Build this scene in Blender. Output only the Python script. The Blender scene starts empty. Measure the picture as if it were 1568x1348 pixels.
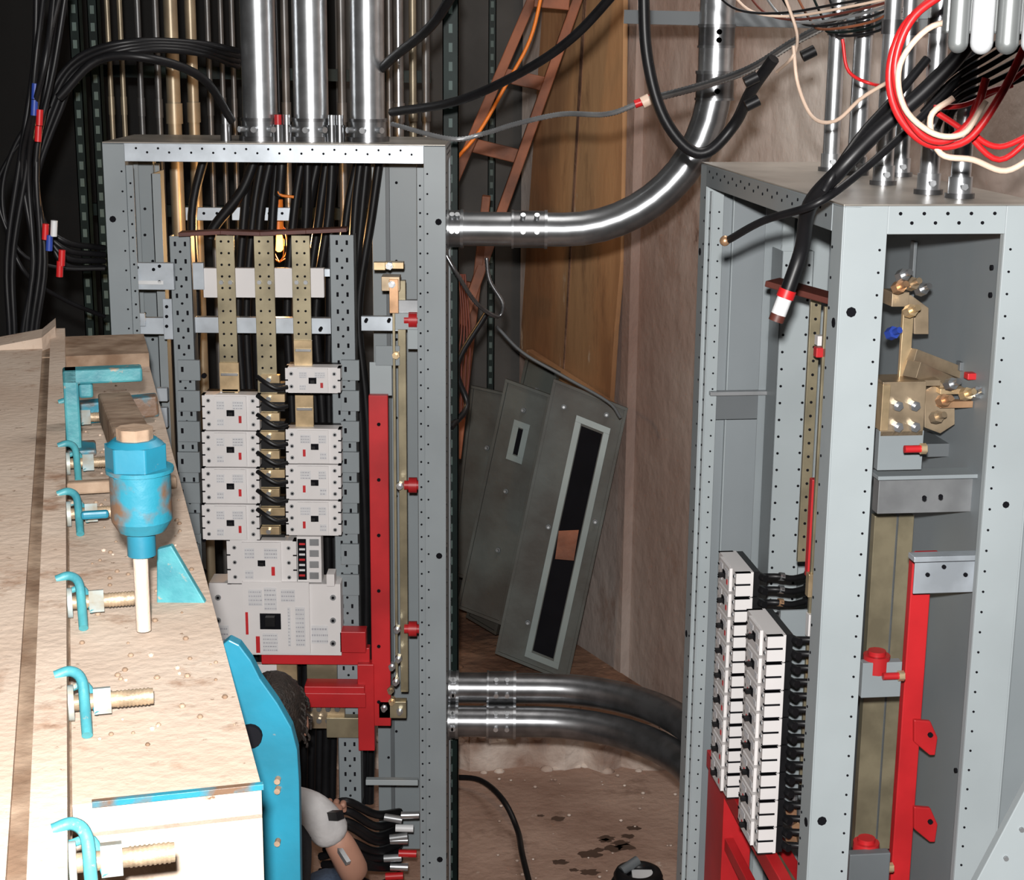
import bpy, math, random
from mathutils import Vector, Matrix
random.seed(7)
scene = bpy.context.scene
try:
    scene.view_settings.view_transform = 'Standard'
except Exception:
    pass
# ------------------------------------------------------------------ camera
CAM = Vector((0, 0, 2.53)); PITCH = math.radians(13.5); ROLL = 0.0087; F = 2500.0
R = (Matrix.Rotation(math.radians(90) - PITCH, 4, 'X') @ Matrix.Rotation(ROLL, 4, 'Z'))
cd = bpy.data.cameras.new('camera'); cam = bpy.data.objects.new('camera', cd)
scene.collection.objects.link(cam)
cam.matrix_world = Matrix.Translation(CAM) @ R
cd.sensor_width = 36; cd.lens = 36 * F / 1568.0; cd.clip_start = 0.02
scene.camera = cam

# single-view measurement: sight line of a feature met with a known real plane -> metres
def sight(px, py):
    return (R.to_3x3() @ Vector(((px - 784) / F, -(py - 674) / F, -1))).normalized()
def onplane(px, py, p, n):
    d = sight(px, py); return CAM + d * ((p - CAM).dot(n) / d.dot(n))
def PY(px, py, Y): return onplane(px, py, Vector((0, Y, 0)), Vector((0, 1, 0)))
def PZ(px, py, Z): return onplane(px, py, Vector((0, 0, Z)), Vector((0, 0, 1)))
def inloc(M, px, py, t, ax=1):
    Mi = M.inverted(); o = Mi @ CAM; d = Mi.to_3x3() @ sight(px, py)
    return o + d * ((t - o[ax]) / d[ax])

# ------------------------------------------------------------------ materials
def mat(name, col, rough=0.6, metal=0.0, var=0.12, scale=8.0, bump=0.0, col2=None, emit=None, detail=6, bscale=None, stretch=None, spec=None, pos=None, dirt=None, zgrad=None):
    m = bpy.data.materials.new(name); m.use_nodes = True
    nt = m.node_tree; bs = nt.nodes['Principled BSDF']
    bs.inputs['Roughness'].default_value = rough; bs.inputs['Metallic'].default_value = metal
    if spec is not None: bs.inputs['Specular IOR Level'].default_value = spec
    tc = nt.nodes.new('ShaderNodeTexCoord'); no = nt.nodes.new('ShaderNodeTexNoise')
    mp = nt.nodes.new('ShaderNodeMapping')
    if stretch: mp.inputs['Scale'].default_value = stretch
    nt.links.new(tc.outputs['Object'], mp.inputs['Vector']); nt.links.new(mp.outputs['Vector'], no.inputs['Vector'])
    no.inputs['Scale'].default_value = scale; no.inputs['Detail'].default_value = detail
    rp = nt.nodes.new('ShaderNodeValToRGB')
    a = [max(0, c * (1 - var)) for c in col]; b = [min(1, c * (1 + var)) for c in col]
    if col2: a = list(col2); b = list(col)
    rp.color_ramp.elements[0].color = (*a, 1); rp.color_ramp.elements[1].color = (*b, 1)
    p0, p1 = pos or (.36, .62)
    rp.color_ramp.elements[0].position = p0; rp.color_ramp.elements[1].position = p1
    nt.links.new(no.outputs['Fac'], rp.inputs['Fac']); out = rp.outputs['Color']
    def mixin(fac, c, blend='MIX'):
        mx_ = nt.nodes.new('ShaderNodeMixRGB'); mx_.blend_type = blend; nt.links.new(fac, mx_.inputs['Fac']); nt.links.new(out, mx_.inputs['Color1']); mx_.inputs['Color2'].default_value = (*c, 1)
        return mx_.outputs['Color']
    if zgrad:  # colour darkened towards the bottom: (multiplying colour, z_full, z_none)
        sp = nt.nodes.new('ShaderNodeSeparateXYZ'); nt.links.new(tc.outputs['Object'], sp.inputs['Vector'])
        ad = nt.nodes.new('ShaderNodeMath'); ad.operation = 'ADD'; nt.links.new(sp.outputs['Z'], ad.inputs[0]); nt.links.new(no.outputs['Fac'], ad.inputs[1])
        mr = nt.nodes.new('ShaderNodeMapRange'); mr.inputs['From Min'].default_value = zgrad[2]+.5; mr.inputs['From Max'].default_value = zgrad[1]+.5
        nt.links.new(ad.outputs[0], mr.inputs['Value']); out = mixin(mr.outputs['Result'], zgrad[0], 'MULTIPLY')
    if dirt:
        for dd in (dirt if isinstance(dirt, list) else [dirt]):
            n3 = nt.nodes.new('ShaderNodeTexNoise'); n3.inputs['Scale'].default_value = dd[1]; n3.inputs['Detail'].default_value = 10; n3.inputs['Roughness'].default_value = .65
            nt.links.new(mp.outputs['Vector'], n3.inputs['Vector'])
            mr = nt.nodes.new('ShaderNodeMapRange'); mr.inputs['From Min'].default_value = dd[2]; mr.inputs['From Max'].default_value = dd[2]+dd[3]
            nt.links.new(n3.outputs['Fac'], mr.inputs['Value']); out = mixin(mr.outputs['Result'], dd[0])
    nt.links.new(out, bs.inputs['Base Color'])
    if bump:
        n2 = nt.nodes.new('ShaderNodeTexNoise'); n2.inputs['Scale'].default_value = bscale or scale * 3; n2.inputs['Detail'].default_value = 8
        nt.links.new(mp.outputs['Vector'], n2.inputs['Vector'])
        bp = nt.nodes.new('ShaderNodeBump'); bp.inputs['Strength'].default_value = bump; bp.inputs['Distance'].default_value = 0.02
        nt.links.new(n2.outputs['Fac'], bp.inputs['Height']); nt.links.new(bp.outputs['Normal'], bs.inputs['Normal'])
    if emit:
        bs.inputs['Emission Color'].default_value = (*emit[0], 1); bs.inputs['Emission Strength'].default_value = emit[1]
    return m
G = {}
G['grey'] = mat('grey_enamel', (.225, .255, .27), .45, 0, .06, 3)
G['greyl'] = mat('grey_enamel_light', (.33, .37, .385), .42, 0, .06, 3)
G['greym'] = mat('grey_enamel_dimmed', (.235, .265, .28), .45, 0, .09, 3)  # weaker flash on the left cabinet painted into this darker enamel copy
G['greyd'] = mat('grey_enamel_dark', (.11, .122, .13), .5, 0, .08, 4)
G['panelb'] = mat('back_panel_grey', (.20, .225, .24), .5, 0, .07, 2)
G['zinc'] = mat('zinc_plate', (.50, .55, .60), .38, .5, .14, 12)
G['zincd'] = mat('zinc_dull', (.30, .31, .32), .42, .6, .15, 12)
G['toppl'] = mat('cabinet_top_plate', (.40, .37, .33), .38, .5, .22, 5)
G['galv'] = mat('galvanized_steel', (.56, .58, .60), .3, .9, .14, 22)
G['galvm'] = mat('galvanized_steel_mid', (.33, .34, .352), .29, .9, .16, 18)
G['galvd'] = mat('galvanized_steel_dark', (.21, .213, .22), .31, .9, .22, 18)
G['warmlitp'] = mat('conduit_warm_lit', (.28, .235, .165), .4, .5, .15, 10)  # warm incandescent light painted into the conduit colour
G['galvb'] = mat('background_steel', (.13, .13, .13), .4, .6, .2, 10)
G['black'] = mat('black_rubber', (.007, .007, .008), .42, 0, .2, 20, spec=.3)
G['dark'] = mat('hole_dark', (.006, .006, .008), .9, spec=.1)
G['print'] = mat('printed_text', (.36, .36, .39), .7)
G['brass'] = mat('tinned_bus_bar', (.31, .27, .18), .38, .6, .2, 14)
G['gold'] = mat('gold_chromate', (.66, .50, .30), .33, .7, .25, 16)
G['bronze'] = mat('bronze_connector', (.40, .31, .21), .38, .65, .25, 16)
G['copper'] = mat('copper_lug', (.55, .33, .19), .35, .7, .25, 18)
G['white'] = mat('breaker_white', (.66, .64, .635), .45, 0, .03, 6)
G['label'] = mat('label_grey', (.58, .58, .59), .6, 0, .04, 20)
G['red'] = mat('red_insulator', (.46, .016, .02), .42, 0, .16, 6)
G['redw'] = mat('red_wire', (.48, .012, .014), .4, 0, .1, 8)
G['cream'] = mat('cream_wire', (.60, .45, .35), .5)
G['orange'] = mat('orange_cord', (.70, .19, .02), .45)
G['blue'] = mat('blue_tape', (.02, .05, .28), .45)
G['brown'] = mat('brown_fibre', (.09, .022, .015), .5, 0, .2, 10)
G['steelbrown'] = mat('ladder_brown', (.20, .065, .028), .6, .1, .4, 6, .2)
G['green'] = mat('green_strut', (.005, .011, .010), .5, .2, .3, 10, spec=.2)
G['greenh'] = mat('strut_slot_light', (.06, .095, .088), .6)
G['dust'] = mat('dusty_cast_iron', (.54, .445, .365), .95, 0, .1, 3.2, .14, (.45, .345, .27), None, 10, 60, spec=.1, dirt=[((.30, .19, .13), 11, .56, .14), ((.16, .095, .06), 42, .64, .06)])
G['dustd'] = mat('dusty_steel_brown', (.34, .25, .18), .85, 0, .1, 14, .15, (.18, .115, .075), spec=.2)
G['stud'] = mat('stud_rusty_steel', (.34, .255, .17), .5, .4, .25, 40, .15)
G['nut'] = mat('nut_pale', (.36, .45, .47), .5, .2, .1, 30, 0, (.30, .28, .23))
G['turq'] = mat('turquoise_paint', (.012, .165, .25), .42, 0, .1, 9, .05, (.012, .125, .185), dirt=((.16, .17, .16), 40, .66, .05))
G['turql'] = mat('turquoise_paint_pale', (.06, .27, .30), .5, 0, .1, 20, .1, (.03, .17, .21), dirt=((.30, .24, .18), 30, .60, .06))
G['turqr'] = mat('turquoise_worn', (.015, .17, .24), .45, 0, .1, 16, .1, (.13, .075, .045), pos=(.44, .54))
G['skin'] = mat('skin', (.38, .20, .14), .55, 0, .06, 14)
G['hair'] = mat('hair', (.018, .012, .009), .6, 0, .4, 60, .4)
G['shirt'] = mat('shirt_white', (.46, .45, .45), .9, 0, .10, 10, .2)
G['vest'] = mat('vest_dark', (.022, .022, .026), .9, 0, .2, 10, .3)
G['jeans'] = mat('jeans', (.03, .045, .075), .9, 0, .25, 40, .2)
G['boot'] = mat('boot', (.05, .03, .02), .8)
G['plastic'] = mat('white_plastic', (.60, .61, .62), .4)
G['lampw'] = mat('lamp_milky', (.17, .175, .18), .35)
G['lampg'] = mat('lamp_metal', (.08, .085, .085), .35, .5)
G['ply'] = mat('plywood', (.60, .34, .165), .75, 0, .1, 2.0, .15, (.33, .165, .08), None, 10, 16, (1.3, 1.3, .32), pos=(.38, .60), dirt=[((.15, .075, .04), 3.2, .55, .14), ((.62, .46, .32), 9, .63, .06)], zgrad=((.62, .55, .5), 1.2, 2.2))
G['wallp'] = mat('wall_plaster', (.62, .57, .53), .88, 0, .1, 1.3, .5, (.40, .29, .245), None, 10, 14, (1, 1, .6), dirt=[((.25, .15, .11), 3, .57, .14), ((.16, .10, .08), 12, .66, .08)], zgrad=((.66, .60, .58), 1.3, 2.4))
G['walld'] = mat('wall_dark', (.07, .066, .062), .9, 0, .3, 2, .5)
G['walll'] = mat('wall_unlit_dark', (.009, .009, .009), .9, 0, .3, 2, .3)  # near-black colour paints in the room depth that the flash leaves dark
G['floor'] = mat('floor_concrete_red_dust', (.38, .265, .21), .85, 0, .1, 2.2, .4, (.235, .145, .108), None, 12, 30, dirt=[((.15, .085, .058), 5, .57, .15), ((.44, .36, .31), 18, .64, .06)])
G['ledge'] = mat('dirt_ledge', (.26, .14, .085), .95, 0, .1, 6, .8, (.13, .065, .04))
G['curb'] = mat('curb_concrete', (.62, .54, .48), .9, 0, .1, 5, .8, (.30, .20, .155), None, 12, 14)
G['oldpanel'] = mat('old_door_grey', (.078, .086, .078), .55, .1, .2, 4, .1, (.045, .040, .032))
G['oldglass'] = mat('old_door_strip', (.21, .25, .245), .4, .1, .1, 5)
G['wet'] = mat('wet_patch', (.07, .042, .03), .5, 0, .2, 10)
G['bulb'] = mat('lamp_bulb', (1, .5, .1), .5, emit=((1, .32, .04), 14))

# ------------------------------------------------------------------ mesh builder
class B:
    def __init__(s): s.v = []; s.f = []; s.m = []; s.sm = []; s.ms = []
    def mi(s, m):
        if m not in s.ms: s.ms.append(m)
        return s.ms.index(m)
    def add(s, vs, fs, m, smooth=False):
        o = len(s.v); k = s.mi(m); s.v += [tuple(v) for v in vs]
        for f in fs: s.f.append([i + o for i in f]); s.m.append(k); s.sm.append(bool(smooth))
    def bx(s, x0, x1, y0, y1, z0, z1, m, X=None):
        if x0 > x1: x0, x1 = x1, x0
        if y0 > y1: y0, y1 = y1, y0
        if z0 > z1: z0, z1 = z1, z0
        vs = [Vector(p) for p in ((x0,y0,z0),(x1,y0,z0),(x1,y1,z0),(x0,y1,z0),(x0,y0,z1),(x1,y0,z1),(x1,y1,z1),(x0,y1,z1))]
        if X: vs = [X @ v for v in vs]
        s.add(vs, [(0,3,2,1),(4,5,6,7),(0,1,5,4),(1,2,6,5),(2,3,7,6),(3,0,4,7)], m)
    def beam(s, p0, p1, w, h, m, up=Vector((0,0,1))):
        p0 = Vector(p0); p1 = Vector(p1); d = (p1 - p0).normalized(); a = d.cross(up)
        if a.length < 1e-3: a = d.cross(Vector((0,1,0)))
        a.normalize(); b = a.cross(d).normalized(); vs = []
        for p in (p0, p1):
            for i, j in ((-1,-1),(1,-1),(1,1),(-1,1)): vs.append(p + a * (w/2*i) + b * (h/2*j))
        s.add(vs, [(0,1,2,3),(7,6,5,4),(0,4,5,1),(1,5,6,2),(2,6,7,3),(3,7,4,0)], m)
    def cyl(s, p0, p1, r, m, n=14, r2=None, smooth=True):
        p0 = Vector(p0); p1 = Vector(p1); r2 = r if r2 is None else r2
        d = (p1 - p0).normalized(); a = d.orthogonal().normalized(); b = d.cross(a); vs = []
        for p, q in ((p0, r), (p1, r2)):
            for i in range(n):
                t = 2*math.pi*i/n; vs.append(p + a*(math.cos(t)*q) + b*(math.sin(t)*q))
        s.add(vs, [(i, (i+1) % n, n+(i+1) % n, n+i) for i in range(n)], m, smooth)
        s.add([vs[i] for i in range(n)], [tuple(range(n))[::-1]], m)
        s.add([vs[n+i] for i in range(n)], [tuple(range(n))], m)
    def tube(s, pts, r, m, n=8, k=6, ribs=0, straight=False, rf=None):
        P = [Vector(p) for p in pts]
        if straight or len(P) < 3: Q = P
        else:
            Q = []; E = [P[0]*2-P[1]] + P + [P[-1]*2-P[-2]]
            for i in range(1, len(E)-2):
                a, b, c, d = E[i-1], E[i], E[i+1], E[i+2]
                for j in range(k):
                    t = j/k; Q.append(.5*((2*b)+(c-a)*t+(2*a-5*b+4*c-d)*t*t+(3*b-a-3*c+d)*t**3))
            Q.append(P[-1])
        if ribs:
            L = sum((Q[i+1]-Q[i]).length for i in range(len(Q)-1)); N = int(L/ribs)*2; Z = []; seg = 0; acc = 0
            for i in range(N+1):
                tgt = L*i/N
                while seg < len(Q)-2 and acc + (Q[seg+1]-Q[seg]).length < tgt: acc += (Q[seg+1]-Q[seg]).length; seg += 1
                l = (Q[seg+1]-Q[seg]).length or 1; Z.append(Q[seg].lerp(Q[seg+1], min(1, (tgt-acc)/l)))
            Q = Z
        T0 = (Q[1]-Q[0]).normalized(); a = T0.orthogonal().normalized(); vs = []
        for i, q in enumerate(Q):
            T = (Q[min(i+1, len(Q)-1)] - Q[max(i-1, 0)]).normalized()
            a = (a - T*a.dot(T)).normalized(); b = T.cross(a)
            rr = r * (1.0 if not ribs else (1.08 if i % 2 else .86))
            if rf: rr = r * rf(i/(len(Q)-1))
            for j in range(n):
                t = 2*math.pi*j/n; vs.append(q + a*(math.cos(t)*rr) + b*(math.sin(t)*rr))
        fs = [(i*n+j, i*n+(j+1) % n, (i+1)*n+(j+1) % n, (i+1)*n+j) for i in range(len(Q)-1) for j in range(n)]
        s.add(vs, fs, m, True)
        s.add(vs[:n], [tuple(range(n))[::-1]], m); s.add(vs[-n:], [tuple(range(n))], m)
    def prism(s, pts, ext, m):
        P = [Vector(p) for p in pts]; e = Vector(ext); n = len(P); vs = P + [p+e for p in P]
        fs = [tuple(range(n)), tuple(range(n, 2*n))[::-1]] + [(i, n+i, n+(i+1) % n, (i+1) % n) for i in range(n)]
        s.add(vs, fs, m)
    def sph(s, c, rad, m, nu=16, nv=10, fn=None):
        c = Vector(c); rad = Vector(rad) if hasattr(rad, '__len__') else Vector((rad,)*3); vs = []
        for i in range(nv+1):
            ph = math.pi*i/nv
            for j in range(nu):
                th = 2*math.pi*j/nu; d = Vector((math.sin(ph)*math.cos(th), math.sin(ph)*math.sin(th), math.cos(ph)))
                if fn: d = fn(d)
                vs.append(c + Vector((d.x*rad.x, d.y*rad.y, d.z*rad.z)))
        s.add(vs, [(i*nu+j, (i+1)*nu+j, (i+1)*nu+(j+1) % nu, i*nu+(j+1) % nu) for i in range(nv) for j in range(nu)], m, True)
    def done(s, name, M=None, parent=None, bevel=0):
        me = bpy.data.meshes.new(name); me.from_pydata(s.v, [], s.f)
        for m in s.ms: me.materials.append(G[m])
        me.polygons.foreach_set('material_index', s.m); me.polygons.foreach_set('use_smooth', s.sm)
        me.update(); me.validate()
        o = bpy.data.objects.new(name, me); scene.collection.objects.link(o)
        if parent: o.parent = parent
        elif M: o.matrix_world = M
        if bevel:
            bm = o.modifiers.new('bevel', 'BEVEL'); bm.width = bevel; bm.segments = 2; bm.limit_method = 'ANGLE'
        return o
def empty(name, M=Matrix()):
    o = bpy.data.objects.new(name, None); scene.collection.objects.link(o); o.matrix_world = M; o.empty_display_size = .1; return o

# =================================================================== ROOM
b = B(); b.bx(-6, 4, -2, 8, -.1, 0, 'floor'); b.done('floor')
b = B(); b.bx(-6, 4, -2, 8, 4.6, 4.7, 'walld'); b.done('ceiling')
b = B(); b.bx(-6, -.75, 7.2, 7.35, 0, 4.6, 'walll'); b.bx(-.75, .15, 7.0, 7.15, 0, 4.6, 'walld'); b.done('wall_back')
b = B(); b.bx(-6.1, -6, -2, 8, 0, 4.6, 'walll'); b.done('wall_left')
A0 = Vector((.03, 6.95, 0)); A1 = Vector((2.75, 1.89, 0)); wd = (A1-A0).normalized(); wn = Vector((wd.y, -wd.x, 0))
if wn.y > 0: wn = -wn
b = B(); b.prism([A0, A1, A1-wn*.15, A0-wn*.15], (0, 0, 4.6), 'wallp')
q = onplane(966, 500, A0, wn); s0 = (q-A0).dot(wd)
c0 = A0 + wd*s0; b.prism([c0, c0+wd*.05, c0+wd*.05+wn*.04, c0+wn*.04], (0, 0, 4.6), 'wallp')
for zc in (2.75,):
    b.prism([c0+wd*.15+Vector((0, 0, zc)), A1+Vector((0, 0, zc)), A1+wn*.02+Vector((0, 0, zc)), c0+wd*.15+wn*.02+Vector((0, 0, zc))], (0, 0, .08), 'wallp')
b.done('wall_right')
b = B(); N = 26; xs = [-1.1 + i*(1.78/N) for i in range(N+1)]
fr = [Vector((x, 5.45 + random.uniform(-.03, .03) + (.1*max(0, x-.35)), 0)) for x in xs]
for i in range(N):
    h0 = .125 + random.uniform(-.025, .025)
    a, c = fr[i], fr[i+1]
    b.prism([a, c, c+Vector((0, .12, 0)), a+Vector((0, .12, 0))], (0, 0, h0), 'curb')
    for k in range(3):
        p = a.lerp(c, random.random())+Vector((0, random.uniform(-.02, .05), random.choice([0, h0]))); r = random.uniform(.012, .03)
        b.sph(p, (r, r*.8, r*.6), 'curb', 7, 5)
b.prism([(-1.1, 5.55, 0), (.68, 5.58, 0), (.60, 5.80, 0), (.03, 6.90, 0), (-1.1, 6.98, 0)], (0, 0, .115), 'ledge')
for i in range(60):
    x = random.uniform(-.6, .4); y = random.uniform(5.6, 6.2); r = random.uniform(.008, .03)
    b.sph((x, y, .115), (r, r*.8, r*.5), random.choice(['ledge', 'ledge', 'curb']), 7, 5)
b.done('concrete_curb')
b = B()
for cx, cy, n, sx in ((.30, 4.86, 5, .09), (.20, 4.72, 3, .06), (.36, 4.95, 4, .07), (.12, 5.1, 2, .05)):
    for i in range(n):
        x = cx + random.uniform(-sx, sx); y = cy + random.uniform(-.05, .05); r = random.uniform(.006, .026); ph = random.uniform(0, 6)
        b.prism([(x+1.5*r*math.cos(t*.45)*(1+.3*math.sin(3*t+ph)), y+r*math.sin(t*.45)*(1+.3*math.cos(2*t+ph)), .0005) for t in range(14)], (0, 0, .0012), 'wet')
b.done('water_spots')
b = B()
for i in range(60):
    x = random.uniform(-.25, .62); y = random.uniform(4.4, 5.4); r = random.uniform(.003, .008)
    b.sph((x, y, r*.6), (r, r*.8, r*.6), 'curb', 6, 4)
b.done('floor_rubble')

o_ = A0 + wn*.03
b = B()
edge = [(842, -60), (962, -60), (960, 200), (957, 400), (948, 500), (944, 560), (940, 622), (905, 606), (868, 585), (838, 570), (822, 548), (802, 540)]
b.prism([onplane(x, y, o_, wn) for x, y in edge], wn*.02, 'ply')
b.prism([onplane(800, 535, o_+wn*.03, wn), onplane(815, 535, o_+wn*.03, wn), onplane(945, 618, o_+wn*.03, wn), onplane(940, 632, o_+wn*.03, wn)], wn*.03, 'ply')
b.prism([onplane(862, 575, o_+wn*.021, wn), onplane(864, 575, o_+wn*.021, wn), onplane(902, -60, o_+wn*.021, wn), onplane(897, -60, o_+wn*.021, wn)], wn*.003, 'ledge')
b.done('plywood_sheet')

# =================================================================== CABINETS
def holes(b, p0, p1, n, r, nrm, m='dark', e=.0012):
    p0 = Vector(p0); p1 = Vector(p1); nrm = Vector(nrm)
    for i in range(n):
        p = p0.lerp(p1, i/max(1, n-1)); b.cyl(p - nrm*.001, p + nrm*e, r, m, 8, smooth=False)
def rect(b, M, px0, py0, px1, py1, t, th, m, ax=1, pyr=None):
    xm = (px0+px1)/2; ym = (py0+py1)/2 if pyr is None else pyr
    o = 0 if ax == 1 else 1
    a = inloc(M, px0, ym, t, ax)[o]; c = inloc(M, px1, ym, t, ax)[o]
    z0 = inloc(M, xm, py1, t, ax)[2]; z1 = inloc(M, xm, py0, t, ax)[2]
    if ax == 1: b.bx(a, c, t, t+th, z0, z1, m); return min(a, c), max(a, c), z0, z1
    b.bx(t-th, t, a, c, z0, z1, m); return min(a, c), max(a, c), z0, z1

def frame(par, W, D, H, pm, barm, panels, wpost=.055, dpost=.055):
    b = B()
    for xi in (0, 1):
        def X(x): return x if xi == 0 else W - x
        for yi in (0, 1):
            def Y(y): return y if yi == 0 else D - y
            b.bx(X(0), X(wpost), Y(0), Y(.003), 0, H, pm); b.bx(X(0), X(.003), Y(.003), Y(dpost), 0, H, pm)
            b.bx(X(wpost-.003), X(wpost), Y(.003), Y(.04), 0, H-.003, pm)
            b.bx(X(.003), X(.018), Y(dpost-.003), Y(dpost), 0, H-.003, pm)
        b.bx(X(wpost), X(wpost+.018), .008, .011, .05, H-.055, pm)
        holes(b, (X(wpost+.01), .0078, .1), (X(wpost+.01), .0078, H-.1), 62, .0028, (0, -1, 0))
        holes(b, (X(wpost-.009), 0, .07), (X(wpost-.009), 0, H-.07), 44, .0026, (0, -1, 0))
        holes(b, (X(.018), 0, .33), (X(.018), 0, H-.19), 3, .0085, (0, -1, 0))
        sx = -1 if xi == 0 else 1
        holes(b, (X(0), dpost-.011, .07), (X(0), dpost-.011, H-.07), 60, .0022, (sx, 0, 0))
        holes(b, (X(0), .022, .33), (X(0), .022, H-.17), 3, .0085, (sx, 0, 0))
        holes(b, (X(wpost), .012, .1), (X(wpost), .012, H-.1), 60, .0022, (-sx, 0, 0))
        holes(b, (X(wpost), .03, .1), (X(wpost), .03, H-.1), 60, .0022, (-sx, 0, 0))
        holes(b, (X(0), D-dpost+.011, .07), (X(0), D-dpost+.011, H-.07), 60, .0022, (sx, 0, 0))
        holes(b, (X(0), D-.035, .4), (X(0), D-.035, H-.5), 2, .006, (sx, 0, 0))
    b.done('corner_posts', parent=par, bevel=.0012)
    b = B()
    b.bx(0, W, 0, D, H, H+.003, 'toppl')
    for y0, y1 in ((-.001, .002), (D-.003, D)):
        b.bx(wpost, W-wpost, y0, y1, H-.045, H, barm); b.bx(wpost, W-wpost, y0, y1, 0, .06, pm)
    for x0, x1 in ((0, .003), (W-.003, W)):
        b.bx(x0, x1, dpost, D-dpost, H-.045, H, pm); b.bx(x0, x1, dpost, D-dpost, 0, .06, pm)
    b.bx(0, W, 0, .03, H-.003, H, barm)
    for i in range(26):
        x = wpost+.03+i*(W-2*wpost-.06)/25
        holes(b, (x, -.001, H-.012-(i % 2)*.01), (x, -.001, H-.012-(i % 2)*.01), 1, .003, (0, -1, 0))
    for i in range(9):
        y = dpost+.02+i*(D-2*dpost-.04)/8
        holes(b, (W, y, H-.012-(i % 2)*.015), (W, y, H-.012-(i % 2)*.015), 1, .003, (1, 0, 0))
    b.bx(.01, W-.01, .01, D-.01, .02, .025, 'grey')
    b.done('top_and_base', parent=par, bevel=.001)
    b = B()
    if 'L' in panels: b.bx(.004, .006, .02, D-.02, .03, H-.03, 'panelb')
    if 'R' in panels: b.bx(W-.006, W-.004, .02, D-.02, .03, H-.03, 'panelb')
    if 'B' in panels: b.bx(.02, W-.02, D-.008, D-.005, .03, H-.03, 'panelb')
    b.done('side_panels', parent=par)

def textblock(b, x0, x1, z0, z1, y, n=3):
    b.bx(x0, x1, y, y+.001, z0, z1, 'label')
    for i in range(n):
        zc = z1-(z1-z0)*(i+.6)/n; x = x0+.001
        while x < x1-.003:
            w = random.uniform(.002, .006); e = min(x+w, x1-.001); b.bx(x, e, y-.0004, y, zc-(z1-z0)*.15/n, zc+(z1-z0)*.15/n, 'print'); x = e+.002
def breaker(b, x0, x1, z0, z1, t, poles=3, dep=.045, flip=False, back=.03):
    g = .0015; x0 += g; x1 -= g; z0 += g; z1 -= g; w = x1-x0; h = z1-z0
    b.bx(x0, x1, t, t+dep, z0, z1, 'white'); b.bx(x0+.004, x1-.004, t+dep, t+dep+back, z0, z1, 'black')
    b.bx(x0+w*.22, x1-w*.22, t-.006, t, z0+h*.03, z1-h*.03, 'white')
    for e, sx in ((x0, 1), (x1, -1)):
        for i in range(poles):
            zc = z0+h*(i+.5)/poles
            b.cyl((e+sx*w*.11, t-.0012, zc), (e+sx*w*.11, t+.001, zc), min(.0055, h/poles*.28), 'zincd', 8, smooth=False)
            b.cyl((e+sx*w*.11, t-.0018, zc), (e+sx*w*.11, t, zc), min(.0028, h/poles*.14), 'dark', 8, smooth=False)
        for i in range(poles+1):
            zc = z0+h*i/poles
            b.bx(e-sx*.0015, e+sx*w*.05, t-.0012, t+.03, max(z0, zc-.0018), min(z1, zc+.0018), 'dark')
    f = -1 if flip else 1; xc = (x0+x1)/2; zc = (z0+z1)/2
    b.bx(xc-.008-.002*f, xc+.012-.002*f, t-.0078, t-.005, zc-.008, zc+.008, 'dark')
    b.bx(xc-.004, xc+.006, t-.018, t-.006, zc-.005, zc+.003, 'black')
    b.bx(xc+f*w*.14, xc+f*w*.19, t-.0068, t-.005, zc-h*.28, zc-h*.08, 'red')
    def tb(a, c, d, e, n=3): textblock(b, min(xc+f*w*a, xc+f*w*c), max(xc+f*w*a, xc+f*w*c), zc+h*d, zc+h*e, t-.0066, n)
    tb(-.24, -.10, .10, .34); tb(.04, .23, .10, .34, 3); tb(-.24, -.12, -.36, -.16, 2)

# ---------------- left cabinet
ML = Matrix.Translation((-1.034, 4.15, 0)); WL, DL, H = .861, .36, 2.29
cabL = empty('electrical_panel_cabinet', ML)
frame(cabL, WL, DL, H, 'greym', 'zinc', 'LR')
b = B()
def rl(*a, **k): return rect(b, ML, *a, **k)
rl(192, 250, 250, 1300, .345, .004, 'grey', pyr=400); rl(574, 250, 640, 1300, .345, .004, 'grey', pyr=700)
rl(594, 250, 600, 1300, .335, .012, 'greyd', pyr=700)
b.bx(.075, .079, .20, .345, .1, 2.2, 'grey'); b.bx(.075, .10, .20, .203, .1, 2.2, 'greym')
for xx in (212, 585):
    for i in range(24):
        q = inloc(ML, xx+(10 if i % 3 else 22), 280+i*40, .344)
        b.cyl(q, q+Vector((0, -.002, 0)), .004, 'dark', 8, smooth=False)
for px0, px1, py0, py1, yr in ((262, 295, 362, 1240, 450), (510, 547, 360, 1232, 700)):
    x0, x1, z0, z1 = rl(px0, py0, px1, py1, .07, .003, 'grey', pyr=yr)
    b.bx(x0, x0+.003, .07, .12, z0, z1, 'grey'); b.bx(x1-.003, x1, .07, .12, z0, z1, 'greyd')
    xc = (x0+x1)/2; n = int((z1-z0)/.045)
    for i in range(n):
        zc = z1-.02-i*.045; b.bx(xc-.016, xc-.010, .069, .071, zc-.006, zc+.006, 'dark'); b.bx(xc+.010, xc+.016, .069, .071, zc-.006, zc+.006, 'dark')
        b.cyl((xc, .0685, zc-.02), (xc, .071, zc-.02), .0035, 'dark', 8, smooth=False)
for i in range(8):
    for px0, px1 in ((272, 306), (522, 550)):
        rl(px0, 552+i*47, px1, 583+i*47, .055, .012, 'grey'); rl(px0+5, 562+i*47, px0+9, 570+i*47, .054, .002, 'dark')
    q = inloc(ML, 313, 575+i*50, .06); b.cyl(q, q+Vector((0, -.01, 0)), .007, 'dark', 8)
rl(575, 530, 612, 560, .05, .004, 'grey'); rl(566, 555, 600, 606, .06, .004, 'greyl')
b.done('mounting_channels', parent=cabL, bevel=.001)
b = B()
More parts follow.
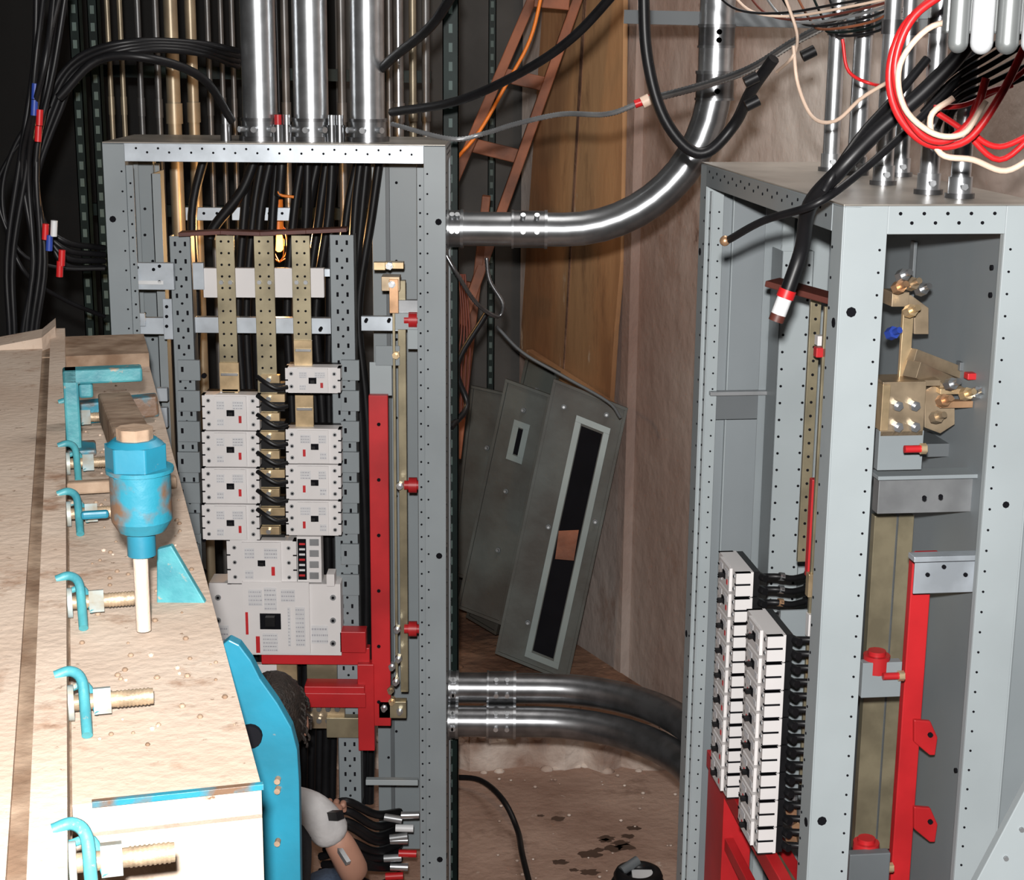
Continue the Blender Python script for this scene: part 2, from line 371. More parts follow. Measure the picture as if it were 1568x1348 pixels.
rl(195, 403, 266, 444, .03, .02, 'zinc'); rl(195, 430, 250, 436, .028, .02, 'plastic')
rl(295, 403, 312, 444, .045, .02, 'zinc'); rl(475, 412, 512, 424, .09, .02, 'zinc')
rl(295, 487, 545, 511, .09, .025, 'zinc'); rl(196, 487, 262, 512, .05, .02, 'zinc')
rl(553, 485, 610, 507, .06, .02, 'zinc'); rl(605, 480, 644, 505, .04, .02, 'greyl')
rl(196, 470, 206, 520, .03, .01, 'zinc'); rl(206, 480, 222, 500, .03, .01, 'zinc'); rl(250, 458, 264, 520, .03, .004, 'zinc')
rl(606, 460, 640, 480, .05, .02, 'zincd'); rl(624, 505, 642, 535, .05, .02, 'greyl')
rl(240, 595, 256, 615, .05, .02, 'zinc'); rl(240, 625, 256, 655, .05, .02, 'zinc')
for px, py in ((210, 410), (235, 413), (210, 434), (244, 408), (244, 432), (255, 470), (255, 485), (255, 500), (490, 505), (560, 492), (595, 492), (212, 492)):
    q = inloc(ML, px, py, .028); b.cyl(q, q+Vector((0, .025, 0)), .0045, 'dark', 8, smooth=False)
for px0, px1 in ((311, 334), (360, 391), (420, 449), (474, 496)):
    rl(px0, 411, px1, 456, .05, .02, 'white')
rl(560, 1195, 640, 1203, .05, .02, 'greyl'); rl(284, 318, 340, 338, .30, .01, 'zinc'); rl(355, 318, 450, 338, .30, .01, 'zinc')
for i in range(8):
    q = inloc(ML, 292+i*20, 327, .298); b.cyl(q, q+Vector((0, .012, 0)), .004, 'dark', 8, smooth=False)
b.done('support_rails', parent=cabL, bevel=.001)
b = B()
for px0, px1, pe in ((333, 361, 575), (391, 421, 830), (448, 476, 575)):
    x0, x1, z0, z1 = rl(px0, 361, px1, pe, .035, .008, 'brass', pyr=460)
    n = int((z1-z0)/.03)
    for i in range(n):
        z = z1-.015-i*.03
        holes(b, (x0+.014, .035, z), (x1-.014, .035, z), 2, .0032, (0, -1, 0))
    for zc in (.12,):
        for xx in (x0+.012, x1-.012): b.cyl((xx, .035, z1-zc), (xx, .028, z1-zc), .006, 'zincd', 6)
for px0, py0, px1, py1, m in ((336, 556, 366, 600, 'gold'), (340, 596, 365, 612, 'gold'), (450, 522, 478, 566, 'gold'), (452, 606, 480, 655, 'gold'), (337, 600, 360, 608, 'white')):
    rl(px0, py0, px1, py1, .025, .01, m)
rl(338, 572, 364, 576, .02, .01, 'galv'); rl(452, 535, 476, 539, .02, .01, 'galv'); rl(454, 625, 478, 629, .02, .01, 'galv')
pts = [inloc(ML, px, py, .03) for px, py in ((276, 358), (340, 355), (400, 357), (470, 354), (532, 351))]
for i in range(4): b.beam(pts[i], pts[i+1], .05, .010, 'brown')
for i in range(9):
    py = 575+i*29
    rl(399, py, 428+(i % 2)*8, py+12, .02, .02, 'gold'); rl(398, py+12, 436, py+26, .03, .03, 'black')
    q = inloc(ML, 412, py+6, .02); b.cyl(q, q+Vector((0, -.012, 0)), .007, 'galv', 6)
    if i < 8:
        b.tube([inloc(ML, 394, py+2, .0), inloc(ML, 408, py+12, -.016), inloc(ML, 424, py+20, -.016), inloc(ML, 440, py+18, .0)], .0062, 'black')
b.done('bus_bars', parent=cabL, bevel=.0008)
b = B()
def br(px0, py0, px1, py1, **k):
    xm = (px0+px1)/2; ym = (py0+py1)/2
    breaker(b, inloc(ML, px0, ym, 0)[0], inloc(ML, px1, ym, 0)[0], inloc(ML, xm, py1, 0)[2], inloc(ML, xm, py0, 0)[2], 0, **k)
for i in range(4): br(309, 604+i*56, 398, 604+(i+1)*56)
br(436, 562, 522, 603, poles=2)
for i in range(3): br(437, 656+i*55, 523, 656+(i+1)*55, flip=True)
br(347, 827, 455, 896)
rl(455, 822, 492, 892, 0, .05, 'white'); rl(456, 826, 469, 888, -.003, .01, 'dark')
for i in range(7): rl(458, 832+i*8, 467, 835+i*8, -.005, .01, 'red' if i % 3 == 0 else 'label')
for i in range(4): rl(474, 826+i*17, 488, 836+i*17, -.003, .01, 'zincd')
x0, x1, z0, z1 = rl(322, 894, 522, 1003, 0, .08, 'white')
rl(372, 892, 474, 1001, -.01, .012, 'white'); rl(398, 940, 430, 964, -.012, .005, 'dark'); rl(406, 946, 420, 960, -.035, .03, 'black')
rl(376, 938, 380, 972, -.0125, .016, 'red'); rl(392, 975, 398, 1000, -.0125, .016, 'red')
for q in ((402, 970, 426, 998, 5), (380, 903, 402, 928, 4), (430, 903, 452, 922, 3), (440, 930, 446, 990, 12), (476, 960, 502, 988, 3), (404, 900, 424, 935, 5), (330, 960, 350, 985, 3), (452, 930, 468, 990, 9)):
    a = inloc(ML, q[0], q[1], -.011); c = inloc(ML, q[2], q[3], -.011); textblock(b, a[0], c[0], c[2], a[2], -.0115 if q[0] > 360 and q[0] < 474 else -.001, q[4])
for i in range(3):
    for px in (334, 510):
        q = inloc(ML, px, 915+i*35, 0); b.cyl(q, q+Vector((0, -.004, 0)), .008, 'zincd', 10, smooth=False); b.cyl(q, q+Vector((0, -.005, 0)), .004, 'dark', 8, smooth=False)
rl(500, 880, 512, 898, -.02, .05, 'white')
b.done('circuit_breakers', parent=cabL, bevel=.0012)
b = B()
x0, x1, z0, z1 = rl(567, 606, 596, 1112, .02, .025, 'red', pyr=850)
for i in range(6):
    q = inloc(ML, 580, 650+i*85, .02); b.cyl(q, q+Vector((0, -.002, 0)), .005, 'dark', 8, smooth=False)
rl(400, 992, 566, 1018, .03, .03, 'red'); rl(466, 1052, 558, 1062, -.01, .06, 'red'); rl(462, 1062, 560, 1084, -.015, .01, 'red')
rl(548, 1018, 573, 1150, .01, .04, 'red'); rl(520, 968, 560, 1000, .0, .05, 'red')
for py in (490, 743, 963):
    q = inloc(ML, 626, py, .05); b.cyl(q, q+Vector((.022, 0, 0)), .021, 'red', 14); b.cyl(q-Vector((.012, 0, 0)), q+Vector((.03, 0, 0)), .013, 'red', 12)
b.done('red_insulating_supports', parent=cabL, bevel=.003)
b = B()
rl(611, 430, 623, 1060, .06, .02, 'brass', pyr=740); rl(603, 455, 607, 1040, .03, .006, 'brass', pyr=740)
rl(588, 402, 618, 412, .03, .03, 'gold'); rl(584, 424, 612, 446, .02, .05, 'bronze'); rl(596, 428, 610, 480, .01, .02, 'copper'); rl(572, 402, 590, 414, .02, .02, 'gold')
for px, py, m in ((600, 436, 'galv'), (606, 545, 'gold'), (612, 745, 'galv'), (608, 965, 'galv'), (600, 1022, 'galv'), (606, 1045, 'galv'), (600, 1075, 'gold'), (588, 1085, 'galv'), (612, 1090, 'galv'), (596, 408, 'galv'), (610, 1010, 'galv'), (598, 1058, 'bronze')):
    q = inloc(ML, px, py, .01); b.cyl(q, q+Vector((0, .02, 0)), .010, m, 6, smooth=False); b.cyl(q+Vector((0, -.015, 0)), q, .006, m, 8)
rl(424, 1015, 455, 1065, .10, .02, 'gold'); rl(385, 1018, 440, 1050, .12, .02, 'white'); rl(470, 1015, 528, 1056, .09, .02, 'brass'); rl(466, 1072, 528, 1116, .05, .02, 'bronze')
rl(580, 1075, 622, 1100, .02, .03, 'brass'); rl(500, 1100, 552, 1130, .03, .03, 'brass'); rl(410, 1070, 462, 1110, .09, .02, 'brass')
for i in range(8):
    q = inloc(ML, 475+(i % 4)*14, 1084+(i//4)*18, .045); b.cyl(q, q+Vector((0, -.012, 0)), .008, 'galv', 6, smooth=False)
b.done('copper_lugs', parent=cabL, bevel=.001)
b = B()
for i, px in enumerate((300, 378, 388, 402, 414, 452, 464, 476, 488, 498, 508, 536, 546, 556, 566)):
    Y = 4.38 + (i % 3)*.03
    b.tube([PY(px+12+random.uniform(-6, 6), 226, Y), PY(px+random.uniform(-7, 7), 330, Y), PY(px-8+random.uniform(-12, 12), 480, Y), PY(px-4, 640, Y), PY(px+5, 900, Y), PY(px, 1230, Y)], .0125, 'black', 8, 5)
b.tube([PY(395, 230, 4.36), PY(372, 290, 4.36), PY(330, 345, 4.36), PY(322, 365, 4.36)], .014, 'black')
b.tube([PY(395, 150, 4.45), PY(430, 190, 4.4), PY(432, 240, 4.36), PY(428, 300, 4.36)], .014, 'black')
for i in range(9):
    y0 = 1230+i*12
    b.tube([PY(492+random.uniform(-8, 8), y0+10, 4.14), PY(530, y0+random.uniform(-5, 18), 4.1), PY(575, y0+20+random.uniform(-12, 12), 4.18), PY(612, y0+14, 4.28)], .012, 'black', 8)
    q = PY(600+random.uniform(-15, 15), y0+14+random.uniform(-8, 8), 4.2); b.cyl(q, q+Vector((.05, 0, random.uniform(-.02, .01))), .011, ['galv', 'zincd', 'plastic', 'zincd', 'galvm', 'redw', 'zincd', 'galv', 'redw'][i], 10)
b.tube([PY(430, 265, 4.36), PY(427, 296, 4.35), PY(450, 302, 4.35)], .004, 'orange')
b.done('feeder_cables')
def conduit_up(b, px, Y, r, z0, z1, m='galv', n=28):
    x = PY(px, 200, Y).x
    b.cyl((x, Y, z0), (x, Y, z1), r, m, n)
    b.cyl((x, Y, z0), (x, Y, z0+.05), r*1.10, 'galvm', n); b.cyl((x, Y, z0+.05), (x, Y, z0+.058), r*1.16, 'galvd', n)
    b.cyl((x, Y, z0), (x, Y, z0+.012), r*1.25, 'galvd', n)
    for a in (-.9, -1.7, -2.4):
        c = Vector((x+math.cos(a)*r*1.2, Y+math.sin(a)*r*1.2, z0+.03)); d = Vector((math.cos(a), math.sin(a), 0))
        b.cyl(c-d*.01, c+d*.012, .008, 'galv', 8)
for px in (399, 477, 563):
    b = B(); conduit_up(b, px, 4.27, .0445, H+.003, 4.6); b.done('steel_conduit')
b = B()
for px, dx in ((352, 0), (431, 0), (444, 0), (512, 0), (524, 0)):
    x = PY(px, 200, 4.3).x
    b.cyl((x, 4.24, H), (x, 4.24, H+.045), .014, 'galvd', 10); b.cyl((x, 4.24, H+.045), (x, 4.24, H+.07), .010, 'galv' if px != 431 else 'red', 10)
b.done('cable_connectors')

# ---------------- right cabinet
fx = Vector((.1195, -.9928, 0)); fy = Vector((.9928, .1195, 0)); MR = Matrix.Identity(4)
for i in range(3): MR[i][0] = fx[i]; MR[i][1] = fy[i]
MR[0][3] = .406; MR[1][3] = 3.59
WR, DR = .987, .345
cabR = empty('electrical_panel_cabinet.001', MR)
frame(cabR, WR, DR, H, 'greyl', 'grey', 'LB', .055, .074)
b = B()
b.bx(.05, .053, .135, .175, .1, H-.05, 'grey'); b.bx(.05, .053, .17, .20, .1, H-.05, 'greyl')
rect(b, MR, 1088, 606, 1190, 642, .05, .01, 'greyd', ax=0); rect(b, MR, 1088, 600, 1190, 606, .07, .02, 'zincd', ax=0)
x0, x1, z0, z1 = rect(b, MR, 1188, 385, 1236, 1150, .14, .003, 'greyl', ax=0, pyr=600)
b.bx(.06, .14, x0, x0+.003, z0, z1, 'grey'); b.bx(.06, .14, x1-.003, x1, z0, z1, 'grey')  # side flanges in darker grey, shading painted in by colour
for xx in (x0+.010, x1-.010): holes(b, (.14, xx, z0+.03), (.14, xx, z1-.03), 30, .003, (1, 0, 0))
b.bx(.055, .058, x1, x1+.06, .2, H-.1, 'greyl')
for px0, px1, m in ((1478, 1510, 'greyl'), (1395, 1400, 'greyd')):
    rect(b, MR, px0, 370, px1, 1500, .6, .02, m, ax=0, pyr=450)
rect(b, MR, 1345, 730, 1525, 785, .78, .03, 'zincd', ax=0); rect(b, MR, 1345, 728, 1525, 734, .80, .05, 'greym', ax=0)
rect(b, MR, 1345, 660, 1413, 720, .8, .02, 'grey', ax=0); rect(b, MR, 1320, 1015, 1380, 1068, .88, .02, 'grey', ax=0)
rect(b, MR, 1400, 858, 1510, 908, .86, .004, 'zinc', ax=0); rect(b, MR, 1400, 852, 1510, 860, .89, .03, 'zinc', ax=0); rect(b, MR, 1500, 852, 1512, 902, .88, .02, 'zinc', ax=0)
rect(b, MR, 1448, 822, 1515, 832, .66, .03, 'greyd', ax=0); rect(b, MR, 1470, 555, 1535, 568, .7, .02, 'greyd', ax=0); rect(b, MR, 1410, 680, 1458, 700, .66, .1, 'greyd', ax=0)
for px, py in ((1420, 880), (1445, 868), (1498, 870), (1478, 880), (1415, 762), (1440, 760)):
    q = inloc(MR, px, py, .862, 0); b.cyl(q, q+Vector((.003, 0, 0)), .004, 'dark', 8, smooth=False)
for px, py in ((1520, 410), (1400, 372), (1518, 452), (1465, 1180), (1518, 1108)):
    q = inloc(MR, px, py, DR-.012); b.cyl(q, q+Vector((0, -.004, 0)), .005, 'dark', 8)
b.done('interior_brackets', parent=cabR, bevel=.001)
b = B()
for k, (x0, x1, z0, z1, n) in enumerate(((.285, .435, 1.0, 1.50, 9), (.525, .68, 1.0, 1.455, 8))):
    for i in range(n):
        breaker(b, x0, x1, z0+(z1-z0)*i/n, z0+(z1-z0)*(i+1)/n, .0, poles=2, dep=.036, flip=bool(k), back=.014)
b.done('circuit_breakers', parent=cabR, bevel=.0012)
b = B()
for k, (x1, z0, z1, n) in enumerate(((.435, 1.0, 1.5, 9), (.68, 1.0, 1.455, 8))):
    for i in range(n*2):
        z = z0+(z1-z0)*(i+.5)/(n*2)
        if k == 0 and z < 1.38: continue
        b.cyl((x1-.02, .05, z), (x1+.006, .06, z), .008, 'black', 10)
        b.tube([(x1-.01, .055, z), (x1+.005, .085, z+.004), (x1+.0, .12, z-.003), (x1-.02, .165, z)], .0068, 'black', 8, 4)
        b.cyl((x1+.004, .088, z+.004), (x1+.003, .098, z+.002), .0088, 'galv' if i % 3 else 'copper', 8)
        b.cyl((x1-.01, .15, z), (x1-.02, .168, z), .010, 'black', 8)
b.bx(.50, .505, .075, .13, 1.02, 1.44, 'grey')
b.done('breaker_terminals', parent=cabR)
b = B()
for px0, px1, s_, y0, y1 in ((1240, 1256, .42, 458, 860), (1262, 1278, .55, 470, 1200)):
    x0, x1, z0, z1 = rect(b, MR, px0, y0, px1, y1, s_, .01, 'brass', ax=0, pyr=500)
    for i in range(int((z1-z0)/.028)):
        z = z1-.012-i*.028; holes(b, (s_, (x0+x1)/2, z), (s_, (x0+x1)/2, z), 1, .003, (1, 0, 0))
rect(b, MR, 1252, 515, 1268, 530, .5, .02, 'white', ax=0)
for i in range(6): rect(b, MR, 1238, 880+i*62, 1256, 915+i*62, .56, .02, ('gold', 'white')[i % 2], ax=0)
rect(b, MR, 1336, 790, 1396, 1300, .60, .02, 'brass', ax=0, pyr=850)
rect(b, MR, 1350, 585, 1416, 668, .80, .012, 'bronze', ax=0); rect(b, MR, 1350, 590, 1362, 660, .805, .03, 'gold', ax=0); rect(b, MR, 1350, 583, 1440, 592, .78, .06, 'bronze', ax=0)
for px in (1372, 1398):
    for py in (620, 652):
        q = inloc(MR, px, py, .80, 0); b.cyl(q, q+Vector((.014, 0, 0)), .0095, 'galv', 6, smooth=False); b.cyl(q, q+Vector((.022, 0, 0)), .005, 'galv', 8)
rect(b, MR, 1366, 448, 1392, 470, .74, .05, 'bronze', ax=0); rect(b, MR, 1380, 475, 1396, 585, .74, .01, 'gold', ax=0)
for p in (((1370, 455), (1395, 452), (1422, 472), (1422, 512), (1400, 512), (1400, 480)),):
    b.prism([inloc(MR, x, y, .72, 0) for x, y in p], (-.01, 0, 0), 'bronze')
b.prism([inloc(MR, x, y, .74, 0) for x, y in ((1416, 598), (1440, 585), (1462, 610), (1462, 650), (1440, 664), (1416, 655))], (-.03, 0, 0), 'bronze')
b.prism([inloc(MR, x, y, .70, 0) for x, y in ((1480, 590), (1500, 583), (1530, 575), (1514, 640), (1482, 612))], (-.008, 0, 0), 'bronze')
rect(b, MR, 1440, 596, 1480, 604, .76, .03, 'gold', ax=0); rect(b, MR, 1440, 615, 1490, 625, .76, .02, 'copper', ax=0)
b.beam(inloc(MR, 1392, 542, .74, 0), inloc(MR, 1512, 588, .62, 0), .03, .022, 'bronze'); b.beam(inloc(MR, 1396, 565, .76, 0), inloc(MR, 1452, 590, .7, 0), .03, .03, 'bronze')
for px, py, m in ((1378, 424, 'galv'), (1392, 437, 'bronze'), (1407, 445, 'galv'), (1372, 442, 'copper'), (1440, 615, 'copper'), (1475, 605, 'gold'), (1490, 604, 'galv'), (1452, 590, 'galv'), (1390, 478, 'gold'), (1362, 512, 'blue'), (1430, 640, 'bronze')):
    q = inloc(MR, px, py, .77, 0); b.cyl(q, q+Vector((.014, .004, .006)), .0115, m, 6, smooth=False); b.cyl(q, q+Vector((.028, .008, .012)), .006, m, 8)
for px, py in ((1215, 1238), (1225, 1262), (1140, 1278), (1165, 1298), (1215, 1280)):
    q = inloc(MR, px, py, .10); b.cyl(q, q+Vector((.02, -.01, .0)), .013, 'copper', 6); b.cyl(q+Vector((0, 0, .02)), q+Vector((0, 0, .04)), .008, 'galv', 8)
b.beam((.2, .10, .86), (.7, .10, .88), .03, .012, 'brass')
b.done('bus_bars', parent=cabR, bevel=.0008)
b = B()
b.bx(.13, .74, .03, .055, .935, .975, 'red'); b.bx(.13, .28, .035, .10, .55, .94, 'red'); b.bx(.26, .75, .10, .16, .82, .85, 'red'); b.bx(.70, .76, .02, .2, .60, .95, 'red'); b.bx(.28, .74, .04, .06, .80, .83, 'red')
x0, x1, z0, z1 = rect(b, MR, 1388, 850, 1418, 1500, .80, .02, 'red', ax=0, pyr=1000)
rect(b, MR, 1405, 848, 1440, 870, .80, .02, 'red', ax=0)
for py in (1125, 1258):
    b.prism([inloc(MR, x, y, .81, 0) for x, y in ((1400, py-22), (1425, py-20), (1436, py+5), (1432, py+32), (1424, py+32), (1400, py+12))], (-.01, 0, 0), 'red'); c = inloc(MR, 1424, py, .81, 0); b.cyl(c, c+Vector((.004, 0, 0)), .005, 'dark', 8)
rect(b, MR, 1240, 735, 1250, 885, .5, .02, 'red', ax=0); rect(b, MR, 1250, 533, 1275, 548, .55, .02, 'red', ax=0)
for px, py in ((1342, 1012), (1326, 1298)):
    q = inloc(MR, px, py, .86, 0); b.cyl(q-Vector((0, 0, .02)), q+Vector((0, 0, .012)), .024, 'red', 14); b.cyl(q+Vector((0, 0, .012)), q+Vector((0, 0, .02)), .016, 'red', 14)
rect(b, MR, 1482, 572, 1532, 582, .76, .02, 'red', ax=0); rect(b, MR, 1514, 574, 1534, 632, .76, .02, 'red', ax=0)
for px, py in ((1385, 688), (1352, 1036), (1336, 1330)):
    c = inloc(MR, px, py, .89, 0); b.cyl(c, c+Vector((0, .028, 0)), .007, 'red', 8); b.cyl(c+Vector((0, .028, 0)), c+Vector((0, .038, 0)), .010, 'gold', 6)
rect(b, MR, 1300, 1308, 1362, 1370, .9, .02, 'greyd', ax=0)
b.beam(inloc(MR, 1182, 432, .45, 0), inloc(MR, 1290, 462, .55, 0), .06, .012, 'brown')
b.done('red_insulating_supports', parent=cabR, bevel=.003)
for px, py in ((1271, 262), (1311, 268), (1352, 283), (1421, 297), (1469, 303), (1436, 270), (1330, 250)):
    q = PZ(px, py, H+.003); b = B()
    x, y = q.x, min(q.y, 3.5)
    loc = MR.inverted() @ Vector((x, y, H)); loc.x = min(max(loc.x, .06), .93); loc.y = min(max(loc.y, .03), .30)
    w = MR @ loc; x, y, z0 = w.x, w.y, H+.003
    r = .0165
    b.cyl((x, y, z0), (x, y, 2.56), r, 'galv', 20); b.cyl((x, y, z0), (x, y, z0+.008), r*1.5, 'galvd', 16); b.cyl((x, y, z0+.008), (x, y, z0+.035), r*1.2, 'galv', 16)
    b.cyl((x, y, 2.56), (x, y, 2.585), r*1.2, 'galvd', 16); b.cyl((x, y, 2.585), (x, y, 4.6), r, 'galv', 20)
    b.cyl((x, y-r, z0+.02), (x, y-r-.014, z0+.02), .006, 'galv', 6)
    b.done('steel_conduit_small')
b = B()
b.bx(.875, 1.5, 2.80, 2.82, 0, 2.1, 'greym'); b.bx(.875, .90, 2.785, 2.80, 0, 2.1, 'grey')
b.done('cabinet_door', bevel=.002)
b = B()
v = [PY(px, py, 2.35) for px, py in ((1580, 1190), (1700, 1190), (1700, 1420), (1458, 1420))]
v = v[:2] + [Vector((v[2].x, 2.35, 0)), Vector((v[3].x, 2.35, 0)), v[3]]
b.prism(v, (0, .02, 0), 'greyl')
for px, py in ((1552, 1258), (1528, 1302), (1562, 1330)):
    q = PY(px+12, py+12, 2.35); b.cyl(q, q-Vector((0, .004, 0)), .004, 'zincd', 8)
b.done('cabinet_door', bevel=.002)

# =================================================================== big elbows
def coupling(b, p, d, r, L=.07):
    d = Vector(d).normalized(); b.cyl(p, p+d*L, r*1.10, 'galvd', 24); b.cyl(p+d*L, p+d*(L+.008), r*1.15, 'galvm', 24); b.cyl(p-d*.006, p, r*1.15, 'galvm', 24)
    for k in (.3, .75):
        for a in (Vector((0, -1, 0)), Vector((0, -.7, .7))):
            a = (a - d*a.dot(d)).normalized(); c = p+d*(L*k)+a*r*1.08; b.cyl(c, c+a*.012, .007, 'galv', 8)
b = B(); r = .0445; zc = PY(760, 351, 4.3).z; xe = .13; xv = PY(1095, 120, 4.3).x; rad = xv-xe
path = [Vector((-.17, 4.3, zc)), Vector((-.0, 4.3, zc)), Vector((xe, 4.3, zc))]
path += [Vector((xe + rad*math.sin(t), 4.3, zc + rad*(1-math.cos(t)))) for t in [math.pi/2*i/12 for i in range(1, 13)]]
path += [Vector((xv, 4.3, 4.6))]
b.tube(path, r, 'galvm', 28, straight=True)
b.tube(path[-2:], r*1.01, 'galv', 28, straight=True)
coupling(b, Vector((-.17, 4.3, zc)), (1, 0, 0), r, .03); coupling(b, Vector((.0, 4.3, zc)), (1, 0, 0), r, .08)
coupling(b, Vector((xv, 4.3, PY(1090, 150, 4.3).z)), (0, 0, 1), r, .06); coupling(b, Vector((xv, 4.3, PY(1090, 70, 4.3).z)), (0, 0, 1), r*.95, .045)
b.done('conduit_elbow')
for z, Y in ((PY(760, 1054, 4.42).z, 4.42), (PY(760, 1105, 4.36).z, 4.36)):
    b = B(); rad = .42; xc = .10 if z > .7 else .08
    path = [Vector((-.17, Y, z)), Vector((.0, Y, z)), Vector((xc, Y, z))] + [Vector((xc+rad*math.sin(t), Y-rad*(1-math.cos(t)), z)) for t in [math.pi/2*i/12 for i in range(1, 13)]] + [Vector((xc+rad, 3.6, z))]
    b.tube(path, r, 'galvd', 28, straight=True); coupling(b, Vector((-.17, Y, z)), (1, 0, 0), r, .015); coupling(b, Vector((-.06, Y, z)), (1, 0, 0), r, .07)
    b.done('conduit_elbow')

# =================================================================== background pipes & struts
for px, Y, w, m in ((168, 5.6, 8, 'warmlitp'), (187, 5.6, 8, 'warmlitp'), (214, 5.5, 9, 'galvb'), (241, 5.4, 10, 'galvb'), (264, 5.0, 21, 'warmlitp'), (294, 5.1, 17, 'warmlitp'), (320, 5.6, 9, 'galvb'), (340, 5.6, 8, 'galvb'), (357, 5.5, 8, 'galvb'), (437, 5.2, 12, 'galvb'), (523, 5.2, 12, 'galvb'), (610, 5.2, 15, 'galvm'), (632, 5.3, 11, 'warmlitp'), (652, 5.3, 12, 'galvb'), (596, 5.4, 10, 'galvb')):
    b = B(); q = PY(px, 100, Y); r = w/F*Y/2; zb = .1 if Y > 5.42 and q.x > -1.15 else 0; b.cyl((q.x, Y, zb), (q.x, Y, 4.6), r, m, 16)
    b.cyl((q.x, Y, 2.3), (q.x, Y, 2.36), r*1.2, m, 16); b.done('background_conduit')
b = B()
for py in (108, 320):
    a = PY(130, py, 5.66); c = PY(660, py+10, 5.66); b.beam(a, c, .04, .04, 'green')
b.done('strut_rail')
def strut(px, Y, z0, z1, w=.041, h=.006):
    b = B(); q = PY(px, 200, Y); b.bx(q.x-w/2, q.x+w/2, Y, Y+.003, z0, z1, 'green'); b.bx(q.x-w/2, q.x-w/2+.003, Y, Y+.04, z0, z1, 'green'); b.bx(q.x+w/2-.003, q.x+w/2, Y, Y+.04, z0, z1, 'green')
    for i in range(int((z1-z0)/.05)):
        z = z0+.03+i*.05; b.bx(q.x-h, q.x+h, Y-.001, Y+.001, z-.012, z+.012, 'greenh')
    b.done('perforated_strut')
strut(690, 4.53, .0, 4.6, .044, .005); strut(122, 4.9, 0, 4.6, .03); strut(150, 5.0, 0, 4.6, .03); strut(753, 6.6, .115, 4.6, .03)
b = B(); a = PY(958, 26, 4.45); c = PY(1470, 38, 4.2); b.beam(a, c, .04, .035, 'greyd'); b.beam(PY(1100, 28, 4.4), PY(1470, 22, 4.15), .03, .02, 'grey')
for px in (1075, 1110): b.beam(PY(px, 20, 4.32), PY(px, 60, 4.32), .012, .012, 'zincd')
b.done('strut_rail')

b = B()
UY = Vector((0, 1, 0))
b.beam(PY(905, -60, 6.1), PY(705, 500, 5.7), .035, .09, 'steelbrown', UY); b.beam(PY(840, -60, 6.1), PY(690, 290, 5.75), .035, .09, 'steelbrown', UY)
b.beam(PY(745, 300, 5.75), PY(700, 700, 5.75), .03, .06, 'steelbrown', UY)
for a_, c_ in (((818, 0), (872, 5)), ((770, 115), (838, 130)), ((722, 222), (795, 240)), ((700, 335), (755, 345)), ((705, 440), (735, 445))):
    b.beam(PY(a_[0], a_[1], 5.95), PY(c_[0], c_[1], 5.95), .03, .05, 'steelbrown')
b.done('wooden_ladder', bevel=.003)
def door(p0, p1, p3, strips, hw, k=1.0):
    b = B(); v0 = PY(*p0); e1 = PY(*p1)-v0; e2 = PY(*p3)-v0; e1 = e1 - e2*(e1.dot(e2)/e2.dot(e2))*.6; n = e1.cross(e2).normalized()
    if n.y > 0: n = -n
    def uv(s, t, o=0): return v0+e1*s+e2*t+n*o
    b.prism([uv(0, 0), uv(1, 0), uv(1, 1), uv(0, 1)], -n*.018, 'oldpanel')
    def fr(s0, s1, t0, t1, w, m, o=.004):
        ws = w/e1.length; wt = w/e2.length
        for q in ((s0, s1, t0, t0+wt), (s0, s1, t1-wt, t1), (s0, s0+ws, t0+wt, t1-wt), (s1-ws, s1, t0+wt, t1-wt)):
            b.prism([uv(q[0], q[2]), uv(q[1], q[2]), uv(q[1], q[3]), uv(q[0], q[3])], n*o, m)
    fr(0, 1, 0, 1, .012, 'oldpanel', .012)
    for s0, s1, t0, t1 in strips:
        fr(s0, s1, t0, t1, .024, 'oldglass', .006)
        b.prism([uv(s0+.09, t0+.03, .001), uv(s1-.09, t0+.03, .001), uv(s1-.09, t1-.03, .001), uv(s0+.09, t1-.03, .001)], n*.001, 'dark')
        if k > 0: b.prism([uv(s0+.09, .50, .003), uv(s1-.12, .47, .003), uv(s1-.10, .58, .003), uv(s0+.12, .60, .003)], n*.002, 'steelbrown')
    for s, t in hw:
        q = uv(s, t); b.cyl(q, q+n*.012, .010, 'greyd', 10); b.cyl(q+n*.01, q+n*.03, .005, 'zincd', 8)
    b.done('leaning_cabinet_door', bevel=.002)
door((848, 580, 6.1), (955, 655, 6.06), (758, 1000, 5.95), ((.38, .84, .09, .97),), ((.2, .08), (.9, .42), (.75, .05), (.33, .5), (.33, .85)))
door((775, 580, 6.35), (842, 618, 6.3), (700, 930, 6.25), ((.35, .7, .15, .32),), ((.5, .1), (.5, .45), (.6, .7)), 0)
door((722, 590, 6.55), (790, 615, 6.5), (690, 880, 6.45), (), ((.5, .3),), 0)
door((808, 545, 6.48), (852, 585, 6.4), (715, 945, 6.35), ((.2, .8, .1, .5),), ((.5, .1), (.4, .6)), 0)

